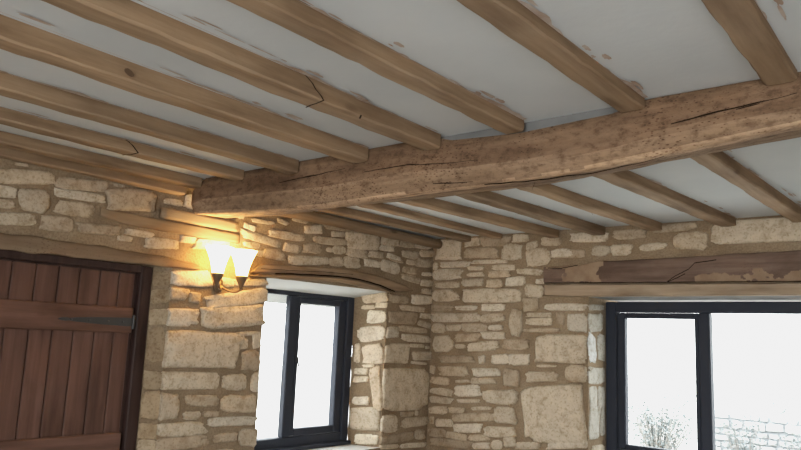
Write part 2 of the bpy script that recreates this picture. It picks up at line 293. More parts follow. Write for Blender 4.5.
STONES = {
 'L': [[-3.118,2.162,0.266,0.06,0.157],[-2.845,2.179,0.232,0.053,0.083],[-3.209,2.078,0.113,0.049,0.13],[-3.064,2.064,0.132,0.099,0.134],[-2.852,2.124,0.238,0.039,0.042],[-3.208,2.023,0.119,0.037,0.142],[-2.879,2.056,0.183,0.063,0.057],[-3.139,1.966,0.159,0.052,0.099],[-2.953,1.974,0.144,0.067,0.099],[-2.75,1.977,0.215,0.045,0.081],[-2.588,2.149,0.272,0.107,0.15],[-2.66,2.212,0.054,0.014,0.079],[-3.141,2.217,0.055,0.013,0.116],[-2.528,1.986,0.165,0.031,-0.017],[-2.347,2.183,0.108,0.034,0.094],[-2.39,1.952,0.185,0.055,0.061],[-2.238,1.993,0.094,0.037,0.052],[-2.075,1.985,0.247,0.056,0.064],[-2.604,1.95,0.08,0.028,0.059],[-2.194,1.785,0.267,0.076,0.072],[-1.981,1.785,0.133,0.051,-0.082],[-1.78,1.8,0.257,0.04,0.088],[-2.266,1.695,0.129,0.062,0.043],[-2.158,1.685,0.07,0.056,-0.006],[-1.874,1.696,0.434,0.082,0.192],[-1.876,1.596,0.435,0.119,0.083],[-2.237,1.574,0.21,0.083,0.051],[-2.078,1.403,0.509,0.192,-0.005],[-1.785,1.502,0.175,0.023,0.086],[-1.801,1.441,0.061,0.057,0.023],[-1.701,1.467,0.063,0.089,0.027],[-1.739,1.348,0.138,0.113,0.005],[-2.152,1.238,0.375,0.086,-0.038],[-1.845,1.224,0.17,0.083,-0.017],[-1.697,1.224,0.052,0.099,-0.017],[-2.27,1.106,0.132,0.125,-0.043],[-2.055,1.131,0.216,0.058,-0.061],[-2.11,1.055,0.102,0.042,-0.051],[-1.991,1.057,0.097,0.03,-0.027],[-1.8,1.104,0.236,0.094,-0.006],[-1.834,1.008,0.337,0.049,-0.025],[-2.174,0.987,0.309,0.066,0.008],[-2.159,0.915,0.347,0.062,-0.014],[-1.875,0.923,0.158,0.052,0.03],[-1.719,0.914,0.125,0.094,-0.073],[-1.716,2.173,0.163,0.022,0.019],[-1.559,2.196,0.092,0.027,-0.121],[-1.429,2.224,0.117,0.02,-0.02],[-1.819,2.124,0.085,0.031,-0.179],[-1.73,2.067,0.314,0.048,-0.113],[-1.527,2.113,0.299,0.047,-0.005],[-1.302,2.189,0.165,0.052,0.145],[-1.083,2.23,0.25,0.032,0.055],[-1.076,2.188,0.125,0.038,0.097],[-1.145,2.132,0.31,0.048,0.064],[-0.822,2.176,0.322,0.117,0.059],[-0.527,2.215,0.205,0.066,0.075],[-0.558,2.156,0.157,0.041,0.06],[-1.478,2.041,0.143,0.05,-0.025],[-1.302,2.062,0.171,0.064,0.094],[-1.148,2.073,0.056,0.029,0.052],[-1.054,2.083,0.116,0.051,0.053],[-0.874,2.084,0.204,0.058,-0.003],[-0.675,2.096,0.152,0.046,0.061],[-1.624,1.985,0.159,0.058,0.003],[-1.326,1.979,0.351,0.054,0.093],[-1.07,2.002,0.134,0.056,0.08],[-0.922,2.013,0.156,0.076,0.039],[-0.711,2.027,0.175,0.048,0.019],[-0.521,2.025,0.196,0.081,-0.074],[-0.48,2.1,0.151,0.037,-0.1],[-1.798,2.022,0.12,0.035,0.009],[-1.737,1.979,0.053,0.036,-0.153],[-0.326,2.215,0.164,0.048,0.08],[-0.129,2.228,0.2,0.044,0.086],[-0.076,2.177,0.179,0.052,0.093],[-0.279,2.142,0.193,0.053,0.035],[-0.447,2.087,0.151,0.039,-0.118],[-0.272,2.085,0.11,0.034,0.078],[-0.105,2.097,0.206,0.061,0.08],[-0.286,2.023,0.165,0.045,0.018],[-0.074,2.015,0.126,0.026,0.06],[-0.292,1.973,0.164,0.034,0.032],[-0.272,1.961,0.203,0.043,-0.065],[-0.072,1.944,0.159,0.049,0.043],[-0.071,1.881,0.124,0.041,0.031],[-0.408,1.801,0.216,0.057,0.009],[-0.128,1.812,0.261,0.067,0.043],[-0.247,1.74,0.293,0.038,-0.024],[-0.348,1.667,0.315,0.086,0.015],[-0.067,1.693,0.138,0.037,0.027],[-0.074,1.628,0.177,0.041,-0.185],[-0.218,1.584,0.331,0.04,-0.03],[-0.458,1.556,0.135,0.078,0.035],[-0.171,1.519,0.353,0.049,-0.02],[-0.163,1.466,0.165,0.025,-0.006],[-0.036,1.456,0.046,0.021,0.019],[-0.394,1.404,0.287,0.132,0.012],[-0.092,1.391,0.225,0.061,-0.005],[-0.132,1.338,0.187,0.02,-0.051],[-0.28,1.156,0.512,0.304,-0.018],[-0.254,0.971,0.139,0.037,-0.029],[-0.142,0.972,0.039,0.032,-0.049],[-0.452,0.911,0.184,0.116,-0.06],[-0.155,0.909,0.296,0.066,0.01],[-0.354,0.806,0.373,0.053,0.008],[-0.093,0.814,0.118,0.064,-0.07],[-0.154,0.74,0.3,0.032,-0.034],[-0.438,0.755,0.2,0.03,-0.069]],
 'R': [[0.096,1.796,0.189,0.063,-0.063],[0.145,1.728,0.097,0.027,-0.055],[0.044,1.746,0.091,0.037,-0.02],[0.08,1.661,0.146,0.081,-0.026],[0.115,1.539,0.22,0.103,-0.06],[0.222,1.392,0.051,0.131,-0.045],[0.094,1.395,0.167,0.126,-0.078],[0.18,1.27,0.108,0.043,-0.054],[0.125,1.31,0.09,0.019,-0.075],[0.183,1.212,0.12,0.042,-0.059],[0.17,1.061,0.127,0.061,-0.069],[0.053,1.161,0.086,0.288,-0.144],[0.134,0.938,0.232,0.154,-0.09],[0.115,0.801,0.19,0.065,-0.067]],
 'B': [[0.311,2.313,0.193,0.043,-0.06],[0.153,2.202,0.237,0.147,-0.013],[0.364,2.253,0.126,0.058,0.007],[0.571,2.249,0.236,0.075,-0.022],[0.671,2.318,0.126,0.044,-0.004],[0.782,2.265,0.136,0.061,-0.036],[0.45,2.167,0.283,0.075,-0.028],[0.713,2.165,0.17,0.12,-0.045],[0.878,2.205,0.09,0.049,0.224],[1.03,2.224,0.154,0.063,-0.054],[1.076,2.303,0.153,0.025,-0.064],[0.923,2.117,0.173,0.119,0.001],[1.105,2.136,0.161,0.056,-0.009],[0.212,2.09,0.261,0.043,-0.01],[0.032,2.082,0.043,0.055,-0.032],[0.521,2.1,0.303,0.027,-0.002],[0.398,2.055,0.128,0.027,-0.03],[0.643,2.055,0.194,0.041,-0.031],[0.149,2.017,0.283,0.08,0.013],[0.407,2.008,0.142,0.03,0.007],[0.606,2.01,0.186,0.047,-0.002],[0.86,2.017,0.208,0.04,-0.095],[0.379,1.951,0.173,0.057,-0.018],[0.561,1.94,0.128,0.056,0.006],[0.749,1.954,0.163,0.06,0.034],[0.95,1.946,0.075,0.034,-0.019],[0.157,1.935,0.216,0.046,-0.016],[0.135,1.852,0.23,0.083,0.007],[0.548,1.851,0.504,0.093,-0.006],[0.895,1.881,0.142,0.09,-0.01],[0.872,1.79,0.127,0.089,0.111],[0.557,1.764,0.196,0.049,0.004],[0.113,1.759,0.208,0.043,0.005],[0.325,1.761,0.18,0.033,0.021],[0.235,1.689,0.427,0.063,0.02],[0.565,1.689,0.198,0.058,0.042],[0.755,1.663,0.104,0.18,0.017],[0.939,1.714,0.194,0.03,0.011],[0.943,1.668,0.201,0.047,0.03],[1.104,1.693,0.061,0.076,0.014],[0.958,1.61,0.277,0.027,0.034],[0.082,1.603,0.133,0.067,0.022],[0.221,1.612,0.128,0.045,0.021],[0.409,1.616,0.211,0.058,0.021],[0.59,1.62,0.128,0.036,0.021],[0.349,1.543,0.22,0.056,0.03],[0.57,1.564,0.194,0.051,0.043],[0.124,1.487,0.176,0.117,0.035],[0.286,1.475,0.099,0.029,0.038],[0.482,1.481,0.258,0.066,0.077],[0.759,1.506,0.214,0.067,0.036],[1.105,1.487,0.383,0.183,0.047],[0.255,1.379,0.326,0.051,0.057],[0.48,1.387,0.057,0.051,0.049],[0.632,1.395,0.139,0.067,0.049],[0.793,1.404,0.17,0.069,0.049],[0.227,1.291,0.264,0.07,0.058],[0.516,1.298,0.224,0.054,0.06],[0.731,1.272,0.132,0.121,0.064],[0.967,1.296,0.236,0.064,0.08],[1.001,1.37,0.136,0.016,0.054],[0.107,1.211,0.168,0.052,-0.004],[0.312,1.221,0.134,0.02,0.089],[0.496,1.236,0.208,0.04,0.067],[0.034,1.291,0.048,0.057,-0.1],[0.124,1.132,0.22,0.049,-0.03],[0.118,1.07,0.204,0.046,0.001],[0.361,1.156,0.224,0.078,0.086],[0.367,1.084,0.2,0.025,0.096],[0.643,1.135,0.281,0.094,0.046],[0.096,0.995,0.185,0.054,0.091],[0.263,1.011,0.139,0.04,0.091],[0.482,1.042,0.165,0.025,0.104],[0.683,1.015,0.178,0.105,0.075],[0.414,0.973,0.349,0.052,0.111],[0.041,0.917,0.035,0.051,0.099],[0.155,0.91,0.148,0.056,0.084],[0.369,0.894,0.253,0.059,0.105],[0.646,0.896,0.243,0.069,0.084],[0.092,0.831,0.163,0.061,0.086],[0.275,0.826,0.188,0.05,-0.02],[0.47,0.835,0.172,0.042,0.092],[0.231,0.771,0.37,0.052,0.061],[0.494,0.785,0.141,0.043,0.12],[0.624,0.807,0.094,0.059,0.119],[0.723,0.837,0.091,0.068,0.117],[0.86,0.83,0.184,0.044,0.151],[1.061,1.063,0.48,0.351,0.094],[1.219,1.331,0.154,0.104,0.077],[1.156,0.867,0.285,0.043,0.137],[1.142,1.77,0.304,0.047,0.004],[1.225,1.666,0.139,0.112,0.042],[1.305,2.237,0.262,0.062,-0.048],[1.586,2.241,0.222,0.058,-0.034],[1.153,2.131,0.248,0.051,-0.023],[1.392,2.142,0.129,0.068,-0.009],[1.533,2.144,0.142,0.069,-0.022],[1.737,2.152,0.163,0.043,0.068],[1.877,2.274,0.276,0.064,0.029],[2.064,2.289,0.057,0.027,-0.204],[1.973,2.179,0.196,0.102,-0.016],[2.366,2.211,0.5,0.125,-0.018],[2.271,2.301,0.116,0.019,-0.094]],
 'W': [[0.11,1.676,0.215,0.113,0.062],[0.113,1.774,0.221,0.035,0.034],[0.061,1.504,0.114,0.173,0.018],[0.207,1.507,0.123,0.165,0.018],[0.132,1.322,0.237,0.105,0.001],[0.073,1.182,0.108,0.139,-0.033],[0.198,1.175,0.103,0.131,-0.033],[0.094,1.018,0.148,0.191,-0.059],[0.219,1.017,0.071,0.169,-0.058]],
 'D': [[0.06,1.773,0.075,0.066,-0.042],[0.055,1.677,0.07,0.061,-0.042],[0.063,1.568,0.055,0.073,-0.042],[0.054,1.42,0.057,0.155,-0.042],[0.067,1.242,0.07,0.079,-0.042],[0.065,1.112,0.074,0.121,-0.042],[0.063,0.983,0.083,0.066,-0.018],[0.068,0.913,0.084,0.049,-0.018]],
}
BEAM_CRACKS = [([(2.64, 2.201), (2.727, 2.212), (2.847, 2.22), (2.922, 2.227), (2.992, 2.235)], 0.0028), ([(2.83, 2.213), (2.895, 2.22)], 0.0021), ([(1.357, 2.198), (1.6, 2.198), (1.75, 2.184), (1.926, 2.177)], 0.0021), ([(0.818, 2.208), (1.02, 2.218), (1.238, 2.229)], 0.0025), ([(1.937, 2.088), (2.106, 2.084), (2.299, 2.084), (2.441, 2.088), (2.556, 2.103), (2.604, 2.11)], 0.0022), ([(1.536, 2.131), (1.55, 2.267)], 0.0012), ([(2.135, 2.049), (2.146, 2.076)], 0.0021), ([(1.705, 2.113), (1.893, 2.1)], 0.002)]


# ------------------------------------------------------------ stone walls
def warp(p):
    """gentle unevenness shared by every surface of the rubble walls"""
    a = nz(p, 2.3, 3.1)*.006 + nz(p, 9, 5.7)*.004
    b = nz(p, 2.7, 9.2)*.005; c = nz(p, 3.1, 1.3)*.004
    return (p[0]+a, p[1]+a*.6+b*.3, p[2]+c*.5)

STONE_TINTS = [(.575, .485, .37), (.615, .53, .42), (.53, .445, .34), (.53, .43, .315), (.44, .35, .255), (.635, .56, .455), (.52, .43, .325)]

class Plane:
    def __init__(self, origin, U, Nrm):
        self.o = Vector(origin); self.U = Vector(U).normalized(); self.N = Vector(Nrm).normalized()
    def at(self, u, z, d): return self.o + self.U*u + Vector((0, 0, z)) + self.N*d

def add_stone(mb, pl, u, z, L, h, ang, tint, r, proud=None, clipz=None, ulim=None):
    if L*h > .03: tint = tuple(c*1.08 for c in STONE_TINTS[0])
    n = 40 if L*h > .006 else 28
    ex = r.uniform(3.0, 6.5)
    if clipz and z+h/2 > clipz:
        z1 = clipz; z0 = z-h/2
        if z1-z0 < .015: return
        z = (z0+z1)/2; h = z1-z0
    if proud is None: proud = min(.018, .007+.09*min(L, h)) * r.uniform(.75, 1.15)
    L += .002+.011*min(1, L/.35); h += .001+.010*min(1, h/.14)
    ks = .035 if L*h > .03 else .09
    sk = [r.uniform(-ks, ks) for _ in range(8)]
    if L*h > .03: ex = 7.0
    ca, sa = math.cos(ang), math.sin(ang); s0 = r.uniform(0, 50)
    base = []
    for i in range(n):
        t = 2*math.pi*(i+.5)/n
        c, s = math.cos(t), math.sin(t)
        x = math.copysign(abs(c)**(2/ex), c); y = math.copysign(abs(s)**(2/ex), s)
        # uneven corners
        x += sk[0]*y*(1+x)*.5 + sk[1]*y*(1-x)*.5
        y += (sk[2]*x*(1+y)*.5 + sk[3]*x*(1-y)*.5)*1.3
        k = 1 + .15*noise.noise(Vector((c*1.6+s0, s*1.6, s0))) + (.09 if L*h < .03 else .04)*noise.noise(Vector((c*4.2, s*4.2+s0, s0))) + (.08 if L*h < .03 else .03)*noise.noise(Vector((c*11, s*11+s0, s0)))
        base.append((x*L/2*k, y*h/2*k))
    mn = min(L, h)
    rings = []
    for ins, dep in ((-.05, -.012), (0, .003), (.035, proud*.72), (.12, proud), (.52, proud*1.05)):
        rg = []
        for (x, y) in base:
            # inset by a distance, so long stones keep flat faces
            lx = abs(x); ly = abs(y)
            xx = x-math.copysign(min(lx, ins*mn*.9), x) if ins < .4 else x*.55
            yy = y-math.copysign(min(ly, ins*mn*.9), y) if ins < .4 else y*.42
            px = xx*ca-yy*sa; py = xx*sa+yy*ca
            uu = u+px
            if ulim: uu = min(max(uu, ulim[0]), ulim[1])
            q = pl.at(uu, z+py, 0)
            rough = (noise.noise(q*22)*.0045 + noise.noise(q*55)*.002)*(1 if dep > .004 else .3)
            w = warp(q)
            rg.append(Vector(w)+pl.N*(dep+rough))
        rings.append(rg)
    vs = [p for rg in rings for p in rg]; fs = []
    for k in range(len(rings)-1):
        for i in range(n):
            a = k*n+i; b = k*n+(i+1) % n
            fs.append((a, b, b+n, a+n))
    cq = sum(rings[-1], Vector())/n + pl.N*noise.noise(pl.at(u, z, 0)*22)*.004
    vs.append(cq); ci = len(vs)-1; k = (len(rings)-1)*n
    for i in range(n): fs.append((k+i, k+(i+1) % n, ci))
    mb.add(vs, fs, 1, tint)

def tint_for(r, light=1.0):
    c = r.choice(STONE_TINTS); k = r.uniform(.9, 1.1)*light
    return tuple(min(.9, x*k) for x in c)

def patch(mb, pl, u0, u1, z0, z1, step=.035, mi=0, d=0):
    nu = max(1, int(abs(u1-u0)/step)); nv = max(1, int(abs(z1-z0)/step))
    mb.quadgrid(lambda a, b: warp(pl.at(u0+(u1-u0)*a, z0+(z1-z0)*b, d)), nu, nv, mi)

def fill(mb, pl, u0, u1, z0, z1, taken, r):
    """coursed rubble wherever no stone was laid yet"""
    z = z0+.01
    while z < z1-.04:
        h = r.uniform(.05, .12)
        if z+h > z1: break
        u = u0+r.uniform(.0, .06)
        while u < u1-.05:
            L = r.uniform(.09, .30) if h > .07 else r.uniform(.08, .22)
            L = min(L, u1-u-.01)
            if L > .05 and not any(u < b and u+L > a and z < d and z+h > c for a, b, c, d in taken):
                hh = h*r.uniform(.82, 1)
                add_stone(mb, pl, u+L/2, z+h/2, L*.94, hh, r.uniform(-.04, .04), tint_for(r), r)
                taken.append((u, u+L, z, z+h)); u += L+r.uniform(.012, .03)
            elif u+.09 < u1 and not any(u < b and u+.075 > a and z < d and z+h > c for a, b, c, d in taken):
                add_stone(mb, pl, u+.036, z+h/2, .066, h*.9, r.uniform(-.04, .04), tint_for(r), r)
                taken.append((u, u+.075, z, z+h)); u += .088
            else: u += .03
        z += h+r.uniform(.012, .025)

def box_of(s, g=.012):
    u, z, L, h, a = s
    H = h+abs(math.sin(a))*L*.8
    return (u-L/2-g, u+L/2+g, z-H/2-g, z+H/2+g)

# --- left wall (plane x = 0) with the door and the two-light window
LW = Plane((0, 0, 0), (0, 1, 0), (1, 0, 0))
DY0, DY1, DZ = -3.30, -2.315, 1.835        # door opening
WY0, WY1, WZ0, WZ1 = -1.665, -.53, .755, 1.842   # window opening (room side)
wl = MB()
for (u0, u1, z0, z1) in ((FY, DY0, 0, CEIL+.1), (DY0, DY1, DZ, CEIL+.1), (DY1, WY0, 0, CEIL+.1), (WY0, WY1, 0, WZ0), (WY0, WY1, WZ1, CEIL+.1), (WY1, 0.0, 0, CEIL+.1)):
    patch(wl, LW, u0, u1, z0, z1)
def loft_reveal(mb, P, Q, mi=0, step=.035):
    """wall surface between two edges P (room side) and Q (deep side), each a pair of points"""
    P = [Vector(p) for p in P]; Q = [Vector(q) for q in Q]
    nu = max(1, int((P[1]-P[0]).length/step)); nv = max(1, int((Q[0]-P[0]).length/step))
    mb.quadgrid(lambda a, b: warp((P[0].lerp(P[1], a)).lerp(Q[0].lerp(Q[1], a), b)), nu, nv, mi)
FD = -.26   # depth of the window frame behind the room face
# window reveals: splayed jambs, sloping plaster head, then the outer half of the wall
loft_reveal(wl, ((0, WY1, WZ0), (0, WY1, WZ1)), ((FD, -.60, WZ0), (FD, -.60, 1.795)))
loft_reveal(wl, ((0, WY0, WZ0), (0, WY0, WZ1)), ((FD, -1.745, WZ0), (FD, -1.745, 1.795)))
loft_reveal(wl, ((0, WY0, WZ1), (0, WY1, WZ1)), ((FD, -1.745, 1.795), (FD, -.60, 1.795)), 2)
loft_reveal(wl, ((0, WY0, WZ0), (0, WY1, WZ0)), ((FD, -1.745, WZ0), (FD, -.60, WZ0)), 2)
OXL = -.37   # outer face of this wall
for y, yo in ((-.60, -.47), (-1.745, -1.87)):
    loft_reveal(wl, ((FD, y, WZ0), (FD, y, 1.80)), ((OXL, yo, WZ0-.04), (OXL, yo, 1.715)), 2)
for z, zo in ((WZ0, WZ0-.04), (1.80, 1.715)):
    loft_reveal(wl, ((FD, -1.745, z), (FD, -.60, z)), ((OXL, -1.87, zo), (OXL, -.47, zo)), 2)
# door reveals
loft_reveal(wl, ((0, DY1, 0), (0, DY1, DZ)), ((-.08, -2.375, 0), (-.08, -2.375, DZ)))
loft_reveal(wl, ((-.08, -2.375, 0), (-.08, -2.375, DZ)), ((-.37, -2.375, 0), (-.37, -2.375, DZ)))
loft_reveal(wl, ((0, DY0, 0), (0, DY0, DZ)), ((-.37, DY0, 0), (-.37, DY0, DZ)))
loft_reveal(wl, ((0, DY0, DZ), (0, DY1, DZ)), ((-.37, DY0, DZ), (-.37, DY1-.06, DZ)))
# outer face
LO = Plane((OXL, 0, 0), (0, 1, 0), (-1, 0, 0))
for (u0, u1, z0, z1) in ((FY, DY0, 0, CEIL+.1), (DY0, -2.375, DZ, CEIL+.1), (-2.375, -1.87, 0, CEIL+.1), (-1.87, -.47, 0, WZ0-.04), (-1.87, -.47, 1.715, CEIL+.1), (-.47, .52, 0, CEIL+.1)):
    patch(wl, LO, u0, u1, z0, z1, .3)
r = random.Random(11)
taken = []
for s in STONES['L']:
    u, z, L, h, a = s
    lim = None
    if -2.40 < u-L/2 < -2.27 and z < 1.80: lim = (DY1-.004, 9)
    if abs(u+L/2-WY0) < .05 and z < 1.83: lim = ((lim or (-9,))[0], WY0+.010)
    if u-L/2 < -.45 and u > -.53 and z < 1.82: lim = (WY1-.003, 9)
    add_stone(wl, LW, u, z, L, h, a, tint_for(r), r, clipz=CEIL-.02, ulim=lim)
    taken.append(box_of(s))
taken += [(DY0-.1, DY1+.03, -1, 1.93), (WY0-.02, WY1+.02, WZ0-.03, 1.99), (-2.8, -1.87, 2.0, 2.15), (-3.4, -1.86, 1.80, 1.905), (-1.87, -.27, 1.80, 1.97)]
fill(wl, LW, FY+.02, DY0-.05, .02, CEIL-.05, taken, r)
fill(wl, LW, DY1+.01, WY0-.01, .02, .88, taken, r)
fill(wl, LW, WY0, -.01, .02, .74, taken, r)
fill(wl, LW, -3.2, -.02, 1.85, CEIL-.04, taken, r)
fill(wl, LW, -.52, -.01, .7, 1.9, taken, r)
# stones of the splayed window jamb and of the door jamb
RP = Plane((0, WY1, 0), (FD, -.60-WY1, 0), (-.07, -.26, 0)); RP.N = Vector((.07/.27, -.26/.27, 0)).normalized()
if RP.N.y > 0: RP.N.negate()
for s in STONES['R']:
    u, z, L, h, a = s
    add_stone(wl, RP, u, z, L, h, a, tint_for(r, 1.4), r, ulim=(-.002, .262))  # tint raised: skylight on this jamb is painted into the stones
RQ = Plane((0, WY0, 0), (FD, -1.745-WY0, 0), (0, 1, 0)); RQ.N = Vector((-.08, .26, 0)).normalized() 
if RQ.N.y < 0: RQ.N.negate()
fill(wl, RQ, .005, .25, WZ0+.01, 1.80, [], r)
DP = Plane((0, DY1, 0), (-.08, -.06, 0), (.06, -.08, 0))
tk = []
for s in STONES['D']:
    u, z, L, h, a = s
    add_stone(wl, DP, .048, z, .10, h*1.1, a, tuple(c*k for c, k in zip(tint_for(r, .80), (1, .93, .82))), r, proud=.006, ulim=(-.004, .098)); tk.append((0, .1, z-h/2-.01, z+h/2+.01))  # tint lowered and browned: shade of the side face painted into the stones
fill(wl, DP, .004, .098, .02, .9, tk, r)
wall_left = wl.build('wall_left', [M['mortar'], M['stone'], M['soffit']], smooth=True)
tag(wall_left, 'rubble stone wall holding the plank door and the two-light window', 'wall', kind='structure')

# --- back wall (plane y = 0) with the wide window
BW = Plane((0, 0, 0), (1, 0, 0), (0, -1, 0))
BX0, BX1, BZ0, BZ1 = 1.302, 2.86, .75, 1.838
BD = .25
wb = MB()
for (u0, u1, z0, z1) in ((0, BX0, 0, CEIL+.1), (BX0, BX1, 0, BZ0), (BX0, BX1, BZ1, CEIL+.1), (BX1, RX, 0, CEIL+.1)):
    patch(wb, BW, u0, u1, z0, z1)
loft_reveal(wb, ((BX0, 0, BZ0), (BX0, 0, BZ1)), ((BX0, .52, BZ0), (BX0, .52, BZ1)))
loft_reveal(wb, ((BX1, 0, BZ0), (BX1, 0, BZ1)), ((BX1, .52, BZ0), (BX1, .52, BZ1)))
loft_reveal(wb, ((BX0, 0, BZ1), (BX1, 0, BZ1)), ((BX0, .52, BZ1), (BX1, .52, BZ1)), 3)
loft_reveal(wb, ((BX0, 0, BZ0), (BX1, 0, BZ0)), ((BX0, .52, BZ0-.05), (BX1, .52, BZ0-.05)), 2)
BO = Plane((0, .52, 0), (1, 0, 0), (0, 1, 0))
for (u0, u1, z0, z1) in ((-.37, BX0, 0, CEIL+.1), (BX0, BX1, 0, BZ0-.05), (BX0, BX1, BZ1, CEIL+.1), (BX1, RX, 0, CEIL+.1)):
    patch(wb, BO, u0, u1, z0, z1, .3)
r = random.Random(23)
taken = []
for s in STONES['B']:
    u, z, L, h, a = s
    lim = (.012, 9)
    if abs(u+L/2-BX0) < .05 and z < 1.8: lim = (.012, BX0-.004)
    add_stone(wb, BW, u, z, L, h, a, tint_for(r), r, clipz=CEIL-.012, ulim=lim)
    taken.append(box_of(s))
taken += [(BX0-.02, BX1+.02, BZ0-.02, 1.95), (.95, 3.1, 1.82, 2.09)]
fill(wb, BW, 2.6, RX-.02, .02, CEIL-.03, taken, r)
fill(wb, BW, .02, 2.6, .02, .74, taken, r)
fill(wb, BW, .02, 2.6, .74, CEIL-.03, taken, r)
WP = Plane((BX0, 0, 0), (0, 1, 0), (1, 0, 0))
tk = []
for s in STONES['W']:
    u, z, L, h, a = s
    wt = (.66, .66, .65) if (z < 1.62 and u < .07) else (.50, .47, .41)
    add_stone(wb, WP, u, z, L, h, a, wt, r, proud=.008, ulim=(-.002, .245)); tk.append(box_of(s))
fill(wb, WP, .004, .245, BZ0+.01, 1.80, tk, r)
wall_back = wb.build('wall_back', [M['mortar'], M['stone'], M['soffit'], M['fillet']], smooth=True)
tag(wall_back, 'rubble stone wall with the wide dark framed window', 'wall', kind='structure')

# --- unseen sides of the room
b = MB(); b.box(RX, RX+.3, FY, .52, 0, CEIL+.1)
tag(b.build('wall_right', M['room']), 'plain plastered side wall of the room', 'wall', kind='structure')
b = MB()   # wall behind the camera; its opening is invented to hold the fill lamp
OX0, OX1, OZ0, OZ1 = 2.7, 4.9, .55, 2.0
b.box(-.52, OX0, FY-.3, FY, 0, CEIL+.1); b.box(OX1, RX+.3, FY-.3, FY, 0, CEIL+.1)
b.box(OX0, OX1, FY-.3, FY, 0, OZ0); b.box(OX0, OX1, FY-.3, FY, OZ1, CEIL+.1)
tag(b.build('wall_front', M['room']), 'plain plastered end wall of the room', 'wall', kind='structure')
b = MB(); b.box(-.52, RX+.3, FY-.3, .52, -.2, 0)
tag(b.build('floor', M['floor']), 'stone floor of the room', 'floor', kind='structure')

# ---------------------------------------------------------------- ceiling
# right-hand edge of every joist at two y values, width, depth
NEAR = [  # label, x at y=-2.33, x at y=-3.8, width, depth
 ('E', .205, .185, .075, .052), ('D', .552, .565, .080, .048), ('C', .953, .972, .078, .058),
 ('B', 1.378, 1.44, .090, .060), ('A', 1.756, 1.812, .085, .058), ('G', 2.124, 2.138, .078, .046),
 ('H', 2.562, 2.568, .084, .037), ('I', 2.996, 3.03, .088, .030)]
FAR = [  # x at y=-1.3, x at y=-.2
 ('f7', .322, .362, .075, .042), ('f6', .622, .640, .075, .036), ('f5', .990, 1.078, .080, .055), ('f4', 1.365, 1.423, .085, .055),
 ('f3', 1.718, 1.79, .078, .052), ('f2', 2.158, 2.23, .090, .05), ('f1', 2.593, 2.62, .082, .05)]
cm = MB()
cm.quadgrid(lambda a, c: (-.52+(RX+.82)*a, FY-.3+(.82-FY)*c, CEIL+nz((a*5.7, c*7.5, 0), 1.3)*.004), 60, 80, 0)
cm.quadgrid(lambda a, c: (-.52+(RX+.82)*a, FY-.3+(.82-FY)*c, CEIL+.12), 2, 2, 0)
# plaster fillet standing on the beam
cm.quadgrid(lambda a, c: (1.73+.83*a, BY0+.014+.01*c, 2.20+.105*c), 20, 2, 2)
# ragged, bare plaster edge where it meets the timber
def ragged(xa, ya, xb, yb, side, seed, strength):
    n = int(abs(yb-ya)/.02); vs = []; fs = []
    for i in range(n+1):
        t = i/n; x = xa+(xb-xa)*t; y = ya+(yb-ya)*t
        w = max(0.0, nz((y*1.0, seed, 0), 3.1)*.035 + nz((y, seed, 3), 17)*.016 + strength)
        vs += [(x, y, CEIL-.005), (x+side*(w+.0005), y, CEIL-.0045)]
        if i: fs.append((2*i-2, 2*i, 2*i+1, 2*i-1))
    cm.add(vs, fs, 1)
for k, (nm, x0, x1, w, d) in enumerate(NEAR):
    sl = (x1-x0)/-1.47
    X = lambda y, x0=x0, sl=sl: x0+(y+2.33)*sl
    ragged(X(-5.5), -5.5, X(-2.33), -2.33, 1, k*3.7, .001)
    ragged(X(-5.5)-w, -5.5, X(-2.33)-w, -2.33, -1, k*5.1+40, -.007)
for k, (nm, x0, x1, w, d) in enumerate(FAR):
    sl = (x1-x0)/1.1
    X = lambda y, x0=x0, sl=sl: x0+(y+1.3)*sl
    ragged(X(-2.05), -2.05, X(0), 0, 1, k*2.9+80, -.005)
rf = random.Random(77)
def flakes(xf, ya, yb, side, n):
    for q in range(n):
        y = rf.uniform(ya, yb); off = side*rf.uniform(.006, .045); L = rf.uniform(.02, .11); W = rf.uniform(.004, .014); s0 = rf.uniform(0, 90)
        k = 18; vs = []; zf = CEIL-.0056-.0012*rf.random()
        for i in range(k):
            a = 2*math.pi*i/k; m = 1+.55*noise.noise(Vector((math.cos(a)*2.2+s0, math.sin(a)*2.2, s0)))
            yy = y+math.sin(a)*L*.5*m
            vs.append((xf(yy)+off+math.cos(a)*W*m*.7, yy, zf))
        cm.add(vs, [tuple(range(k))], 1)
for k, (nm, x0, x1, w, d) in enumerate(NEAR):
    flakes(lambda y, x0=x0, sl=(x1-x0)/-1.47: x0+(y+2.33)*sl, -4.2, -2.4, 1, {'G': 16, 'H': 12, 'I': 7, 'A': 12, 'B': 7}.get(nm, 6))
for k, (nm, x0, x1, w, d) in enumerate(FAR):
    flakes(lambda y, x0=x0, sl=(x1-x0)/1.1: x0+(y+1.3)*sl, -2.0, -.2, 1, {'f1': 9, 'f2': 3}.get(nm, 1))
ceiling = cm.build('ceiling', [M['ceiling'], M['flake'], M['fillet']], smooth=True, fix=False)
tag(ceiling, 'off-white plaster ceiling between the joists', 'ceiling', kind='structure')

